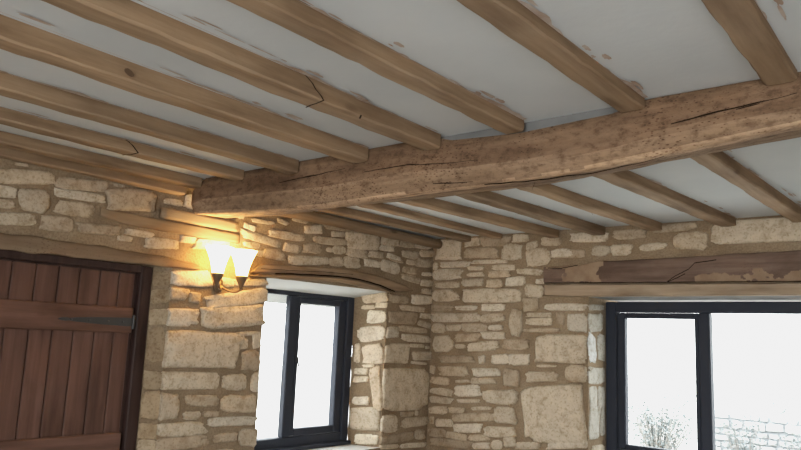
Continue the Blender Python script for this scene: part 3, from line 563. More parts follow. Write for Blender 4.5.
# ------------------------------------------------------------ main beam
def lerp_tab(tab, x):
    if x <= tab[0][0]: return tab[0][1]
    for (a, va), (c, vc) in zip(tab, tab[1:]):
        if x <= c: return va+(vc-va)*(x-a)/(c-a)
    return tab[-1][1]
BTOP = [(.12, 2.24), (.22, 2.297), (1.35, 2.297), (1.72, 2.296), (1.80, 2.272), (2.1, 2.255), (2.45, 2.268), (2.56, 2.296), (5.3, 2.297)]
BBOT = [(.12, 2.118), (.53, 2.096), (1.07, 2.070), (1.6, 2.082), (1.98, 2.084), (2.26, 2.09), (2.58, 2.112), (3.0, 2.150), (5.3, 2.2)]
BBACK = [(.12, 2.126), (.87, 2.110), (1.27, 2.118), (1.6, 2.108), (2.1, 2.116), (2.42, 2.133), (2.95, 2.172), (5.3, 2.21)]
BPROF = ((-.004, .40), (.003, .30), (.011, .18), (.019, .075), (.025, .022))
bm_ = MB(); rings = []
nx = 190
for i in range(nx+1):
    x = .12+(RX-.12)*i/nx
    zt, zb, zk = lerp_tab(BTOP, x), lerp_tab(BBOT, x), lerp_tab(BBACK, x)
    hgt = zt-zb
    sec = [(BY0, zt)]
    for q in (.84, .68, .52): sec.append((BY0-.002, zb+hgt*q))
    for dy, dz in BPROF: sec.append((BY0+dy, zb+hgt*dz))
    sec += [(BY0+.036, zb), (BY0+.09, zb+(zk-zb)*.3), (BY0+.16, zb+(zk-zb)*.65), (BY1-.012, zk), (BY1, zk+.015), (BY1, zk+.08), (BY1, zt), ((BY0+BY1)/2, zt)]
    rg = []
    for k, (y, z) in enumerate(sec):
        p = (x, y, z)
        d = nz((x*.8, y*3, z*3), 3.0, 2.2)*.008 + nz(p, 14, 8.1)*.0035 + nz(p, 40, 3.3)*.0014
        if k == 0 or k >= 15: d = 0
        if k >= 14: d *= 0
        yy = y+d if k < 9 else y
        zz = z+d*.8 if 8 <= k < 13 else z
        rg.append((x, yy, zz))
    rings.append(rg)
bm_.loft(rings)
# lighter lower arris and underside: light painted in as a tint per face
def beam_front_y(x, z):
    zt, zb = lerp_tab(BTOP, x), lerp_tab(BBOT, x); q = (z-zb)/(zt-zb)
    dy = lerp_tab([(0, .036)]+[(b_, a_) for a_, b_ in BPROF[::-1]]+[(.52, -.002), (1, 0)], q)
    y = BY0+dy
    p = (x, y, z)
    return y + nz((x*.8, y*3, z*3), 3.0, 2.2)*.008 + nz(p, 14, 8.1)*.0035 + nz(p, 40, 3.3)*.0014
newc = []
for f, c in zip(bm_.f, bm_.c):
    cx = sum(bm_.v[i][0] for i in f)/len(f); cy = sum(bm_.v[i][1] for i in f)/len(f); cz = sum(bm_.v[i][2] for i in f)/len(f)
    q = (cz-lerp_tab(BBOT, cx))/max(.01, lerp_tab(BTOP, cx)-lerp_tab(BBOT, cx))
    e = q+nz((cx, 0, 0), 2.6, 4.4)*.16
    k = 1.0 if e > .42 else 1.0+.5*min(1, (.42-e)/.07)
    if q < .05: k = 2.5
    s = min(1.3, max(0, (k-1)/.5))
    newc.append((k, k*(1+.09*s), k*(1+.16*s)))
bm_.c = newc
def crack_on_beam(pts, w):
    vs = []; fs = []
    P = []
    for (a, c) in zip(pts, pts[1:]):
        n = max(2, int(abs(c[0]-a[0])/.012))
        for i in range(n): P.append((a[0]+(c[0]-a[0])*i/n, a[1]+(c[1]-a[1])*i/n))
    P.append(pts[-1])
    for i, (x, z) in enumerate(P):
        t = i/(len(P)-1); hw = w*(.35+.65*math.sin(math.pi*min(1, t*1.0+.12)))*(1+.5*nz((x, z, 0), 30))
        z += nz((x, 0, 1), 12, 6)*.004
        vs += [(x, beam_front_y(x, z-hw)-.0016, z-hw), (x, beam_front_y(x, z+hw)-.0016, z+hw)]
        if i: fs.append((2*i-2, 2*i, 2*i+1, 2*i-1))
    bm_.add(vs, fs, 1)
for pts, w in BEAM_CRACKS: crack_on_beam(pts, w)
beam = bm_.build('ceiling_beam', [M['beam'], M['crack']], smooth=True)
tag(beam, 'massive worm-eaten timber beam crossing the room under the joists', 'beam', kind='thing')

# ---------------------------------------------------------------- joists
def joist(name, xa, ya, xb, yb, w, d, seed, label, group, ztop=None, cracks=(), cat='joist', mat=None, ragg=1.0, drop=0.0):
    """xa,xb: right-hand edge at ya / yb"""
    zt = CEIL-.001-drop if ztop is None else ztop
    b = MB(); n = int(abs(yb-ya)/.05); rings = []
    ox, oy, oz = (xa+xb)/2, (ya+yb)/2, zt
    for i in range(n+1):
        t = i/n; y = ya+(yb-ya)*t; x = xa+(xb-xa)*t
        bend = nz((seed, y*.55, 0), 1.0)*.008*ragg
        x += bend; dd = d*(1+.10*nz((seed+5, y, 0), 1.1)*ragg); ww = w*(1+.07*nz((seed+9, y, 0), 1.4)*ragg)
        c = .005+.005*abs(nz((seed+2, y, 0), 2))
        sec = [(x, zt), (x+.001, zt-dd*.5), (x, zt-dd+c), (x-c*.9, zt-dd), (x-ww*.5, zt-dd-.001), (x-ww+c, zt-dd), (x-ww, zt-dd+c), (x-ww, zt-dd*.5), (x-ww, zt)]
        rg = []
        for k, (px, pz) in enumerate(sec):
            j = nz((px*2, y*1.4, pz*2+seed), 7)*.0035 + nz((px, y*.7, pz+seed), 30)*.0015
            if k in (0, 8): rg.append((px-ox, y-oy, pz-oz))
            else: rg.append((px+j-ox, y-oy, pz+j*.8-oz))
        rings.append(rg)
    b.loft(rings)
    for f_i in range(len(b.f)):      # shading painted into the tint: lighter underside, darker flanks
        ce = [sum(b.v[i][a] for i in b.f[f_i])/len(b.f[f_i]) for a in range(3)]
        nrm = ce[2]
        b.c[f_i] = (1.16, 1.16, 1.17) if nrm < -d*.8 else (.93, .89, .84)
    for (path, wd) in cracks:        # path in (face, y, fraction): thin dark splits in the surface
        vs = []; fs = []
        mi = 2 if len(path[0]) > 2 else 1
        for i, pt in enumerate(path):
            q, y = pt[:2]; wd = pt[2] if len(pt) > 2 else wd
            t = (y-ya)/(yb-ya); x = xa+(xb-xa)*t+nz((seed, y*.55, 0), 1.0)*.008*ragg
            dd = d*(1+.10*nz((seed+5, y, 0), 1.1)*ragg)
            if q >= 0: p = (x+.0055, y, zt-dd*q)
            else: p = (x+q*w, y, zt-dd-.0045)
            vs += [(p[0]-ox, p[1]-wd-oy, p[2]-oz), (p[0]-ox, p[1]+wd-oy, p[2]-oz)]
            if i: fs.append((2*i-2, 2*i, 2*i+1, 2*i-1))
        b.add(vs, fs, mi)
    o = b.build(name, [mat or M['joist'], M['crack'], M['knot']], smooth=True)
    for p in o.data.polygons: p.use_smooth = False
    o.location = (ox, oy, oz)
    return tag(o, label, cat, group)

G_NEAR = 'joists on the lamp side of the main beam'
G_FAR = 'joists between the main beam and the wide window wall'
NL = {'E': 'brown ceiling joist before the beam, closest to the door wall',
      'D': 'brown ceiling joist before the beam, second from the door wall, above the lit lamp',
      'C': 'brown ceiling joist before the beam, third from the door wall',
      'B': 'brown ceiling joist before the beam with a dark knot, fourth from the door wall',
      'A': 'brown ceiling joist before the beam with a forked black split, fifth from the door wall',
      'G': 'long brown ceiling joist before the beam, beside flaking plaster, sixth from the door wall',
      'H': 'pale brown ceiling joist before the beam, seventh from the door wall, left of the widest',
      'I': 'widest-looking pale ceiling joist before the beam, farthest from the door wall, at top right'}
FL = {'f7': 'brown ceiling joist beyond the beam, next to the round pole on the window wall',
      'f6': 'brown ceiling joist beyond the beam, second from the left-hand stone wall',
      'f5': 'brown ceiling joist beyond the beam, third from the left-hand stone wall',
      'f4': 'brown ceiling joist beyond the beam, fourth from the left-hand stone wall',
      'f3': 'nicked brown ceiling joist beyond the beam, fifth from the left-hand stone wall',
      'f2': 'pale brown ceiling joist beyond the beam, landing above the wide window mullion',
      'f1': 'pale brown ceiling joist beyond the beam, rightmost above the wide window'}
for k, (nm, x0, x1, w, d) in enumerate(NEAR):
    sl = (x1-x0)/-1.47
    ya, yb = FY+.01, BY0-.012
    cr = ()
    if nm == 'A': cr = (([(.02, -3.07), (.3, -3.035), (.55, -3.02), (.8, -2.992), (.98, -2.982), (-.3, -2.985), (-.6, -2.983), (-.97, -2.975)], .0035), ([(.95, -2.80), (-.12, -2.79)], .004))
    if nm == 'B': cr = (([(.42+.38*k/8, -3.445+.012*k/8, .001+.015*math.sin(math.pi*k/8)**.6) for k in range(9)], .01), ([(.93, -2.62), (.97, -2.55), (.9, -2.50)], .003))
    if nm == 'D': cr = (([(.02, -2.966), (.4, -2.93), (.95, -2.90), (-.3, -2.915), (-.9, -2.93)], .004),)
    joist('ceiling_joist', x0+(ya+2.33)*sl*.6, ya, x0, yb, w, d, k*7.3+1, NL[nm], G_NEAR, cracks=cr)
for k, (nm, x0, x1, w, d) in enumerate(FAR):
    sl = (x1-x0)/1.1
    ya, yb = BY1+.012, -.022
    cr = ()
    if nm == 'f3': cr = (([(-.92, -.78), (-.98, -.76)], .012),)
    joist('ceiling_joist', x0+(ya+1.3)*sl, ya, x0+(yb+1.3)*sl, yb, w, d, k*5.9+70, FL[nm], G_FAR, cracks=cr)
joist('wall_timber', .085, FY+.01, .085, -2.33, .06, .055, 301, 'half-round timber lying along the top of the door wall', None, ztop=CEIL-.025, cat='timber', ragg=.6)
b = MB(); pts = []; rr = []
for i in range(25):
    y = -2.04+(2.02)*i/24; pts.append((.068, y, 2.252+nz((0, y, 0), 2)*.006)); rr.append(.036+.004*nz((3, y, 0), 3))
b.tube(pts, rr, 14)
tag(b.build('wall_pole', M['joist'], smooth=True), 'round timber pole along the top of the window wall beyond the beam', 'timber')

# ------------------------------------------------ timbers set in the walls
def slab_L(name, outline_top, outline_bot, x0, x1, mat, n=40, seed=0, b=.006, rough=.004):
    """timber on the left wall: upper and lower edge as tables of (y, z)"""
    mb = MB(); ya, yb = outline_top[0][0], outline_top[-1][0]; rings = []
    for i in range(n+1):
        y = ya+(yb-ya)*i/n; zt = lerp_tab(outline_top, y); zb = lerp_tab(outline_bot, y)
        zt += nz((seed, y, 0), 9)*rough; zb += nz((seed+4, y, 0), 9)*rough
        xf = x1+nz((seed, y*1.3, 2), 4)*rough
        sec = [(x0, zb), (xf-b, zb), (xf, zb+b)] + [(xf+nz((seed, y*2, zb+(zt-zb)*q), 11)*rough*.7, zb+(zt-zb)*q) for q in (.3, .5, .7)] + [(xf, zt-b), (xf-b, zt), (x0, zt)]
        rings.append([(x, y, z) for x, z in sec])
    mb.loft(rings); return mb
X0 = .006
mb = slab_L('a', [(-3.7, 1.925), (-3.19, 1.897), (-2.7, 1.893), (-2.4, 1.885), (-2.2, 1.872), (-2.155, 1.86)], [(-3.7, 1.822), (-3.19, 1.822), (-2.16, 1.832), (-2.155, 1.84)], X0, .024, 0, 60, 3, rough=.008)
tag(mb.build('timber_lintel', M['door_lintel'], smooth=True), 'rough brown timber lintel over the plank door', 'lintel', 'timber lintels over the openings', 'thing')
TOPW = [(-1.80, 1.860), (-1.74, 1.912), (-1.6, 1.925), (-1.5, 1.930), (-1.25, 1.945), (-1.036, 1.958), (-.794, 1.952), (-.6, 1.938), (-.486, 1.922), (-.35, 1.897), (-.285, 1.872)]
MIDW = [(-1.80, 1.855), (-1.55, 1.878), (-1.3, 1.895), (-1.05, 1.908), (-.85, 1.905), (-.65, 1.884), (-.48, 1.852), (-.33, 1.858), (-.285, 1.868)]
BOTW = [(-1.80, 1.833), (-1.5, 1.840), (-1.25, 1.855), (-1.03, 1.866), (-.83, 1.852), (-.53, 1.838)]
mb = slab_L('b', TOPW, MIDW, X0, .034, 0, 60, 13)
vs = []; fs = []
for i in range(61):      # open joint between the two timbers, and a finer shake above it
    y = -1.62+1.14*i/60; vs += [(.027, y, lerp_tab(MIDW, y)-.009), (.027, y, lerp_tab(MIDW, y)+.003)]
    if i: fs.append((2*i-2, 2*i, 2*i+1, 2*i-1))
mb.add(vs, fs, 1)
vs = []; fs = []
for i in range(41):
    y = -1.74+.8*i/40; z = lerp_tab([(-1.8, 1.882), (-1.5, 1.898), (-1.2, 1.918), (-.9, 1.93)], y)+nz((0, y, 0), 20)*.002; vs += [(.0365, y, z-.0015), (.0365, y, z+.0015)]
    if i: fs.append((2*i-2, 2*i, 2*i+1, 2*i-1))
mb.add(vs, fs, 1)
tag(mb.build('timber_lintel', [M['lintel_y'], M['crack']], smooth=True), 'curved brown timber arching over the two-light window, above the long crack', 'lintel', 'timber lintels over the openings', 'thing')
mb = slab_L('c', [(y, z-.013) for y, z in MIDW if y < -.53]+[(-.52, 1.848)], BOTW, X0, .030, 0, 50, 23, rough=.003)
tag(mb.build('timber_lintel', M['lintel_y'], smooth=True), 'lower curved strip of timber directly above the two-light window head', 'lintel', 'timber lintels over the openings', 'thing')
# back window: dark old lintel with mortar smears, pale board beneath
def slab_B(xa, xb, top, bot, y1, n=70, seed=0, rough=.004, b=.006):
    mb = MB(); rings = []
    for i in range(n+1):
        x = xa+(xb-xa)*i/n; zt = lerp_tab(top, x)+nz((seed, x, 0), 7)*rough; zb = lerp_tab(bot, x)+nz((seed+3, x, 0), 9)*rough*.3
        yf = -y1+nz((seed, x, 5), 5)*rough
        sec = [(-X0, zb), (yf+b, zb), (yf, zb+b)] + [(yf+nz((seed, x*2, zb+(zt-zb)*q), 11)*rough*.6, zb+(zt-zb)*q) for q in [.06+.03*k for k in range(30)]] + [(yf, zt-b), (yf+b, zt), (-X0, zt)]
        rings.append([(x, y, z) for y, z in sec])
    mb.loft(rings); return mb
mb = slab_B(.985, 3.02, [(.98, 2.045), (1.25, 2.05), (1.4, 2.072), (1.6, 2.07), (2.56, 2.088), (3.1, 2.09)], [(.98, 1.936), (3.1, 1.912)], .030, n=520, seed=5, rough=.006)
# mortar smeared over parts of it: second material on chosen faces
for k, f in enumerate(mb.f):
    cx = sum(mb.v[i][0] for i in f)/len(f); cy = sum(mb.v[i][1] for i in f)/len(f); cz = sum(mb.v[i][2] for i in f)/len(f)
    v = nz((cx*.9, 0, cz*1.6), 9, 2.5)+.5*nz((cx, 0, cz), 40, 2.5)
    if (1.14 < cx+v*.07 < 1.38 and cz > 1.94+.02*v) or (cx > 2.0 and cz < 1.966+v*.04 and v > -.3) or (1.0 < cx < 1.42 and cz > 2.03+.02*v): mb.m[k] = 1
def strip_B(mb, pts, w, y, mi):
    vs = []; fs = []
    for (a, c) in zip(pts, pts[1:]):
        for i in range(10):
            x = a[0]+(c[0]-a[0])*i/10; z = a[1]+(c[1]-a[1])*i/10+nz((a[0]+i, 0, a[1]), 3)*.002
            vs += [(x, y, z-w), (x, y, z+w)]
    for i in range(len(vs)//2-1): fs.append((2*i, 2*i+2, 2*i+3, 2*i+1))
    mb.add(vs, fs, mi)
for P_ in ([(1.832, 1.922), (1.876, 1.955), (1.966, 2.0), (2.002, 2.036), (2.141, 2.052)], [(1.84, 1.925), (1.90, 1.95), (1.95, 1.975)], [(1.02, 2.035), (1.12, 2.03), (1.255, 2.05)]): strip_B(mb, P_, .0028, -.0365, 2)
strip_B(mb, [(.985, 1.934), (3.02, 1.911)], .0035, -.022, 2)  # dark strip painting the shadow line between lintel and board
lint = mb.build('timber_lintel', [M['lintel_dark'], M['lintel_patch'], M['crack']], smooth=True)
tag(lint, 'dark brown timber lintel with mortar smears over the wide window', 'lintel', 'timber lintels over the openings', 'thing')
mb = slab_B(.985, 3.02, [(.98, 1.925), (3.1, 1.902)], [(.98, 1.845), (1.2, 1.838), (3.1, 1.838)], .024, seed=15, rough=.003)
tag(mb.build('lintel_board', M['lintel_x'], smooth=True), 'pale timber board under the dark lintel of the wide window', 'board', None, 'thing')
# two sawn blocks that carry the beam end
mb = slab_L('p', [(-2.425, 2.140), (-1.93, 2.134)], [(-2.425, 2.083), (-1.93, 2.078)], X0, .040, 0, 16, 31, rough=.002)
tag(mb.build('bearing_block', M['pad'], smooth=True), 'short pale timber block on the wall under the beam end, uppermost of two', 'block', 'timber blocks under the beam end', 'thing')
mb = slab_L('q', [(-2.75, 2.082), (-1.897, 2.071)], [(-2.75, 2.04), (-2.59, 2.018), (-1.897, 2.014)], X0, .020, 0, 24, 37, rough=.003)
tag(mb.build('bearing_block', M['pad_dull'], smooth=True), 'long pale timber block let into the wall just above the lamp', 'block', 'timber blocks under the beam end', 'thing')

# -------------------------------------------------------------------- door
dr = empty('door_1', (-.1, -2.85, 0))
tag(dr, 'dark red-brown ledged plank door in the stone wall', 'door', kind='structure')
def kid(mb, name, mat, parent, root, smooth=False):
    o = mb.build(name, mat, parent, smooth)
    o.parent = parent
    # keep world placement: vertices are in world coordinates
    o.matrix_parent_inverse = Matrix.Translation(-root.location) if parent == root else Matrix.Identity(4)
    return o
fb = MB()
fb.box(-.15, -.075, -2.445, -2.378, 0, 1.83, b=.006)      # hinge post
fb.box(-.15, -.075, -3.30, -3.21, 0, 1.83, b=.006)
fb.box(-.15, -.075, -3.21, -2.445, 1.795, 1.833, b=.004)
fb.box(-.16, -.11, -2.462, -2.445, 0, 1.795, b=.003); fb.box(-.16, -.11, -3.21, -2.445, 1.782, 1.795, b=.003)
kid(fb, 'door_frame', M['door_frame'], dr, dr)
pb = MB()
edges = [-3.205, -3.19, -3.08, -2.97, -2.862, -2.757, -2.651, -2.548, -2.458]
for k in range(1, len(edges)-1):
    kk = .90+.2*rnd.random()
    pb.box(-.135, -.108, edges[k]+.0025, edges[k+1]-.0025, .02, 1.788, b=.004, col=(kk, kk*.97, kk*.95))
pb.box(-.137, -.134, edges[1], edges[-1], .02, 1.788, mi=1)
leaf = kid(pb, 'plank_panel', [M['door'], M['gap']], dr, dr)
for z0, z1 in ((1.478, 1.610), (.84, .982), (.15, .29)):
    lb = MB(); lb.box(-.1085, -.082, -3.18, -2.462, z0, z1, b=.006)
    led = kid(lb, 'ledge', M['door_h'], leaf, dr)
hb = MB()
def strap(z, s=1):
    prof = [(-2.47, .020), (-2.50, .022), (-2.56, .020), (-2.66, .017), (-2.76, .011), (-2.80, .006), (-2.815, .0085), (-2.84, .007), (-2.853, .001)]
    vs = []; fs = []
    for i, (y, h) in enumerate(prof):
        vs += [(-.0818, y, z-h), (-.077, y, z-h), (-.077, y, z+h), (-.0818, y, z+h)]
    for i in range(len(prof)-1):
        a = i*4
        for k in range(4): fs.append((a+k, a+(k+1) % 4, a+4+(k+1) % 4, a+4+k))
    fs += [(0, 1, 2, 3), (len(prof)*4-4, len(prof)*4-1, len(prof)*4-2, len(prof)*4-3)]
    hb.add(vs, fs)
    for y in (-2.52, -2.60, -2.70, -2.79): hb.tube([(-.0775, y, z), (-.0735, y, z)], [.0055, .0035], 8, 1)
    hb.tube([(-.078, -2.462, z-.035), (-.078, -2.462, z+.035)], .008, 10)
strap(1.535)
kid(hb, 'strap_hinge', [M['iron'], plain('worn iron stud', (.10, .10, .10), .4, .7)], leaf, dr)

# ----------------------------------------------------------------- windows
def frame_bar(mb, *a, **k): mb.box(*a, **k)
w1 = empty('window_1', (FD, -1.17, .76))
tag(w1, 'dark framed two-light casement window in the lamp wall', 'window', kind='structure')
F0, F1 = FD-.075, FD+.006
b = MB()
b.box(F0, F1, -.668, -.598, .768, 1.797, b=.005); b.box(F0, F1, -1.748, -1.678, .768, 1.797, b=.005)
b.box(F0, F1, -1.678, -.668, 1.768, 1.797, b=.004); b.box(F0, F1, -1.678, -.668, .768, .842, b=.006)
b.box(F0, F1+.035, -1.748, -.598, .757, .785, b=.006)
kid(b, 'window_frame', M['frame'], w1, w1)
b = MB(); b.box(F0+.03, F1-.002, -1.225, -1.155, .842, 1.768, b=.006)
kid(b, 'mullion', M['frame'], w1, w1)
b = MB()   # opening casement
S0, S1 = FD-.062, FD-.008
b.box(S0, S1, -.742, -.672, .846, 1.764, b=.005); b.box(S0, S1, -1.151, -1.112, .846, 1.764, b=.005)
b.box(S0, S1, -1.112, -.742, 1.722, 1.764, b=.004); b.box(S0, S1, -1.112, -.742, .846, .892, b=.004)
sash = kid(b, 'casement_sash', M['frame'], w1, w1)
b = MB(); b.tube([(S1+.004, -1.13, 1.36), (S1+.016, -1.13, 1.355), (S1+.02, -1.125, 1.30)], .005, 8)
b.box(S1-.001, S1+.006, -1.139, -1.121, 1.33, 1.38, b=.002)
kid(b, 'window_latch', M['iron'], sash, w1)
b = MB(); b.box(FD-.038, FD-.034, -1.116, -.738, .888, 1.726); kid(b, 'pane', M['glass'], w1, w1)
b = MB(); b.box(FD-.038, FD-.034, -1.68, -1.223, .84, 1.77); kid(b, 'pane', M['glass'], w1, w1)

w2 = empty('window_2', (2.0, BD, .76))
tag(w2, 'wide dark framed window in the end wall', 'window', kind='structure')
b = MB()
Y0, Y1 = BD, BD+.08
b.box(1.312, 1.385, Y0, Y1, .765, 1.822, b=.006); b.box(2.79, 2.855, Y0, Y1, .765, 1.822, b=.006)
b.box(1.385, 2.79, Y0, Y1, 1.752, 1.822, b=.006); b.box(1.385, 2.79, Y0, Y1, .765, .85, b=.006)
kid(b, 'window_frame', M['frame'], w2, w2)
b = MB(); b.box(1.928, 1.995, Y0+.004, Y1-.008, .85, 1.752, b=.006); kid(b, 'mullion', M['frame'], w2, w2)
b = MB()
b.box(1.388, 1.443, Y0+.016, Y1-.01, .853, 1.749, b=.005); b.box(1.898, 1.925, Y0+.016, Y1-.01, .853, 1.749, b=.005)
b.box(1.443, 1.898, Y0+.016, Y1-.01, 1.712, 1.749, b=.004); b.box(1.443, 1.898, Y0+.016, Y1-.01, .853, .884, b=.004)
kid(b, 'casement_sash', M['frame'], w2, w2)
b = MB(); b.box(1.44, 1.90, BD+.045, BD+.049, .88, 1.716); kid(b, 'pane', M['glass'], w2, w2)
b = MB(); b.box(1.99, 2.794, BD+.045, BD+.049, .846, 1.756); kid(b, 'pane', M['glass'], w2, w2)

# --------------------------------------------------------------- wall lamp
LX = .125
lamp = empty('wall_lamp', (0, -2.03, 1.76))
tag(lamp, 'lit two-arm bronze wall lamp with flared opal glass shades on the stone pier', 'wall lamp')
b = MB(); rings = []
for r_, x in ((.001, .004), (.036, .004), (.04, .012), (.034, .020), (.018, .026), (.012, .036), (.001, .038)):
    rings.append([(x+.014, -2.03+r_*math.cos(2*math.pi*i/20)*.8, 1.765+r_*math.sin(2*math.pi*i/20)*1.25) for i in range(20)])
b.loft(rings); kid(b, 'backplate', M['bronze'], lamp, lamp, True)
for sy, cy in ((-1, -2.112), (1, -1.948)):
    b = MB(); P = []
    for (y, z, x) in ((-2.03, 1.762, .045), (-2.03+sy*.012, 1.742, .07), (-2.03+sy*.03, 1.728, .10), (-2.03+sy*.052, 1.727, .12), (cy-sy*.006, 1.738, LX), (cy+sy*.004, 1.755, LX), (cy, 1.775, LX), (cy, 1.79, LX)):
        P.append(Vector((x, y, z)))
    Q = []
    for i in range(len(P)-1):   # Catmull-Rom
        p0, p1, p2, p3 = P[max(i-1, 0)], P[i], P[i+1], P[min(i+2, len(P)-1)]
        for t in (0, .25, .5, .75):
            Q.append(.5*((2*p1)+(p2-p0)*t+(2*p0-5*p1+4*p2-p3)*t*t+(3*p1-p0-3*p2+p3)*t**3))
    Q.append(P[-1]); b.tube(Q, .0055, 8)
    # small scroll below the cup
    sc = [Vector((LX, cy+sy*(.002+.014*math.cos(a)*(1-a/9)), 1.744+.014*math.sin(a)*(1-a/9))) for a in [k*.5 for k in range(14)]]
    b.tube(sc, .0035, 6)
    arm = kid(b, 'lamp_arm', M['bronze'], lamp, lamp, True)
    b = MB(); b.lathe([(.004, 1.742), (.010, 1.752), (.013, 1.765), (.018, 1.778), (.027, 1.795), (.034, 1.812), (.034, 1.818), (.002, 1.819)], LX, cy, 24)
    kid(b, 'gallery_cup', M['bronze'], arm, lamp, True)
    b = MB()
    prof = [(.031, 1.819), (.034, 1.838), (.039, 1.862), (.046, 1.888), (.055, 1.914), (.064, 1.938), (.072, 1.957), (.076, 1.964)]
    nn = 32; rg = []
    for r_, z in prof + [(r-.003, z) for r, z in prof[::-1]]:
        rg.append([(LX+(r_*(1+(.045 if z > 1.93 else .02)*math.cos(8*2*math.pi*i/nn)*((z-1.819)/.145)))*math.cos(2*math.pi*i/nn), cy+(r_*(1+(.045 if z > 1.93 else .02)*math.cos(8*2*math.pi*i/nn)*((z-1.819)/.145)))*math.sin(2*math.pi*i/nn), z) for i in range(nn)])
    b.loft(rg, caps=False)
    sh = kid(b, 'lamp_shade', M['shade'], lamp, lamp, True)
    b = MB(); b.lathe([(.006, 1.822), (.008, 1.845), (.016, 1.868), (.019, 1.885), (.015, 1.905), (.006, 1.918), (.001, 1.92)], LX, cy, 16)
    kid(b, 'bulb', M['bulb'], sh, lamp, True)
    ld = bpy.data.lights.new('lamp_glow', 'POINT'); ld.energy = LAMP_W; ld.color = (1, .66, .30); ld.shadow_soft_size = .03
    lo = bpy.data.objects.new('lamp_glow', ld); COL.objects.link(lo); lo.parent = lamp
    lo.location = (LX, cy+2.03, 1.945-1.76)

# ---------------------------------------------------------------- outdoors
g_ = plaster('pale garden gravel', (.55, .54, .50), (.66, .65, .61), 6)
b = MB(); b.quadgrid(lambda a, c: (-30+70*a, -14+60*c, -.25), 2, 2)
tag(b.build('exterior_ground', g_, fix=False), 'bright garden ground outside the windows', 'ground', kind='structure')
leafm = plain('pale garden leaf', (.20, .23, .235), .8)
twigm = plain('grey twig', (.30, .28, .26), .9)
gst = MB(); r = random.Random(5)
GW = Plane((0, 5.4, 0), (1, 0, 0), (0, -1, 0))
gst.box(.45, 4.2, 5.42, 5.8, -.25, .78)
fill(gst, GW, .47, 4.1, -.2, .77, [], r)
gst.c = [(.44, .46, .48) if m == 1 else (.9, .9, .9) for m in gst.m]
tag(gst.build('garden_wall', [plain('garden mortar', (.33, .35, .37), .9), M['stone']], smooth=True), 'low pale dry-stone wall outside the wide window', 'garden wall', kind='thing')
def shrub(name, cx, cy, z0, w, h, n, label, seed, group=None, size=.045):
    r = random.Random(seed); root = empty(name, (cx, cy, z0)); tag(root, label, 'shrub', group)
    s = MB(); lv = MB()
    for k in range(max(5, n//22)):
        a = r.uniform(0, 6.28); e = r.uniform(.15, 1)
        top = Vector((math.cos(a)*w*.5*e, math.sin(a)*w*.4*e, h*r.uniform(.6, 1)))
        midp = Vector((top.x*.35, top.y*.35, top.z*.5))
        s.tube([(0, 0, 0), midp, top], [.008, .005, .002], 5)
        for q in range(22):
            t = r.uniform(.3, 1); p = midp.lerp(top, (t-.3)/.7) + Vector((r.gauss(0, .05), r.gauss(0, .05), r.gauss(0, .05)))
            d = Vector((r.uniform(-1, 1), r.uniform(-1, 1), r.uniform(-.4, .9))).normalized()*size*r.uniform(.7, 1.3)
            sd = d.cross(Vector((.2, .5, .8))).normalized()*size*.32
            lv.add([p, p+d*.5+sd, p+d, p+d*.5-sd], [(0, 1, 2, 3)])
    so = s.build('stem', twigm, root); lo = lv.build('foliage', leafm, root, fix=False)
    return root
G_S = 'pale shrubs outside the wide window'
shrub('garden_shrub', .05, 4.7, -.25, 1.2, 1.34, 2400, 'bushy pale shrub seen through the narrower pane of the wide window', 1, G_S)
shrub('garden_shrub', 1.1, 6.5, -.25, .9, 1.42, 420, 'upright pale shrub behind the garden wall in the wider pane', 2, G_S)
shrub('garden_shrub', .98, 4.95, -.25, .5, 1.02, 900, 'rounded pale shrub before the garden wall, beside the wide window mullion', 8, G_S)
shrub('garden_shrub', 1.55, 5.0, -.25, .6, .9, 900, 'low pale shrub before the garden wall, at the right edge of the wide window', 9, G_S)
shrub('garden_plant', -1.5, -.2, -.25, .35, .95, 160, 'small pale plant outside the fixed pane of the two-light window', 3, None, .05)
shrub('garden_plant', -1.5, .22, -.25, .18, 1.03, 90, 'small pale plant outside the opening pane of the two-light window', 4, None, .05)

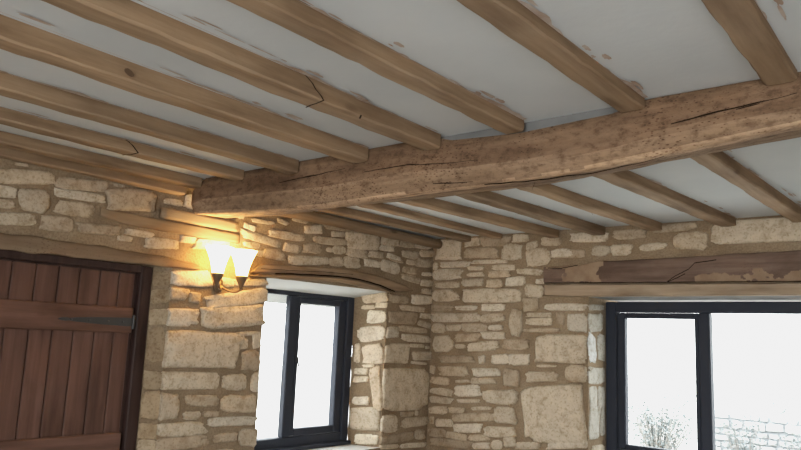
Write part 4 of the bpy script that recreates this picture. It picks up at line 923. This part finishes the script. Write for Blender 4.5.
# ------------------------------------------------------- light and camera
w = bpy.data.worlds.new('overcast sky'); scene.world = w; w.use_nodes = True
nt = w.node_tree; nt.nodes.clear()
bg = N(nt, 'ShaderNodeBackground'); bg.inputs[0].default_value = (.94, .975, 1.0, 1); bg.inputs[1].default_value = SKY
wo = N(nt, 'ShaderNodeOutputWorld'); lk(nt, bg, 0, wo, 0)
def area(name, loc, aim, sx, sy, power, col):
    l = bpy.data.lights.new(name, 'AREA'); l.shape = 'RECTANGLE'; l.size = sx; l.size_y = sy; l.energy = power; l.color = col
    o = bpy.data.objects.new(name, l); COL.objects.link(o); o.location = loc
    o.rotation_euler = (Vector(aim)-Vector(loc)).to_track_quat('-Z', 'Y').to_euler(); return o
# added fill lamp in the invented rear opening, then sky portals at the windows
area('rear_fill_lamp', ((OX0+OX1)/2, FY+.02, (OZ0+OZ1)/2), ((OX0+OX1)/2, 0, 1.2), OX1-OX0, OZ1-OZ0, REAR_W, (.95, .98, 1.0))
def portal(name, loc, aim, sx, sy):
    o = area(name, loc, aim, sx, sy, 0.0, (1, 1, 1)); o.data.cycles.is_portal = True
portal('window_portal', (OXL-.02, -1.17, 1.24), (3, -1.17, 1.24), 1.4, 1.0)
portal('window_portal', (2.08, .54, 1.28), (2.08, -3, 1.28), 1.58, 1.14)

cam = bpy.data.cameras.new('camera'); co = bpy.data.objects.new('camera', cam); COL.objects.link(co)
R_ = Vector((0.77493703, 0.6306575, 0.04175779)); U_ = Vector((0.0678683, -0.14871737, 0.98654804)); F_ = Vector((-0.62838403, 0.76167858, 0.15804826))
mw = Matrix(((R_.x, U_.x, -F_.x, 3.37642877), (R_.y, U_.y, -F_.y, -4.5086344), (R_.z, U_.z, -F_.z, 1.5), (0, 0, 0, 1)))
co.matrix_world = mw
cam.sensor_fit = 'HORIZONTAL'; cam.sensor_width = 36.0; cam.lens = 720.405/801*36.0; cam.clip_start = .05; cam.clip_end = 200
scene.camera = co
scene.view_settings.view_transform = 'Standard'
scene.view_settings.look = 'None'
scene.view_settings.exposure = EXPO
scene.view_settings.gamma = 1.0

cmp_ = scene.view_settings
cmp_.use_curve_mapping = True
cv = cmp_.curve_mapping; cv.extend = 'HORIZONTAL'
c_ = cv.curves[3]
c_.points[0].location = (0, 0); c_.points[1].location = (1.0, .83)
c_.points.new(.62, .60)
cv.update()
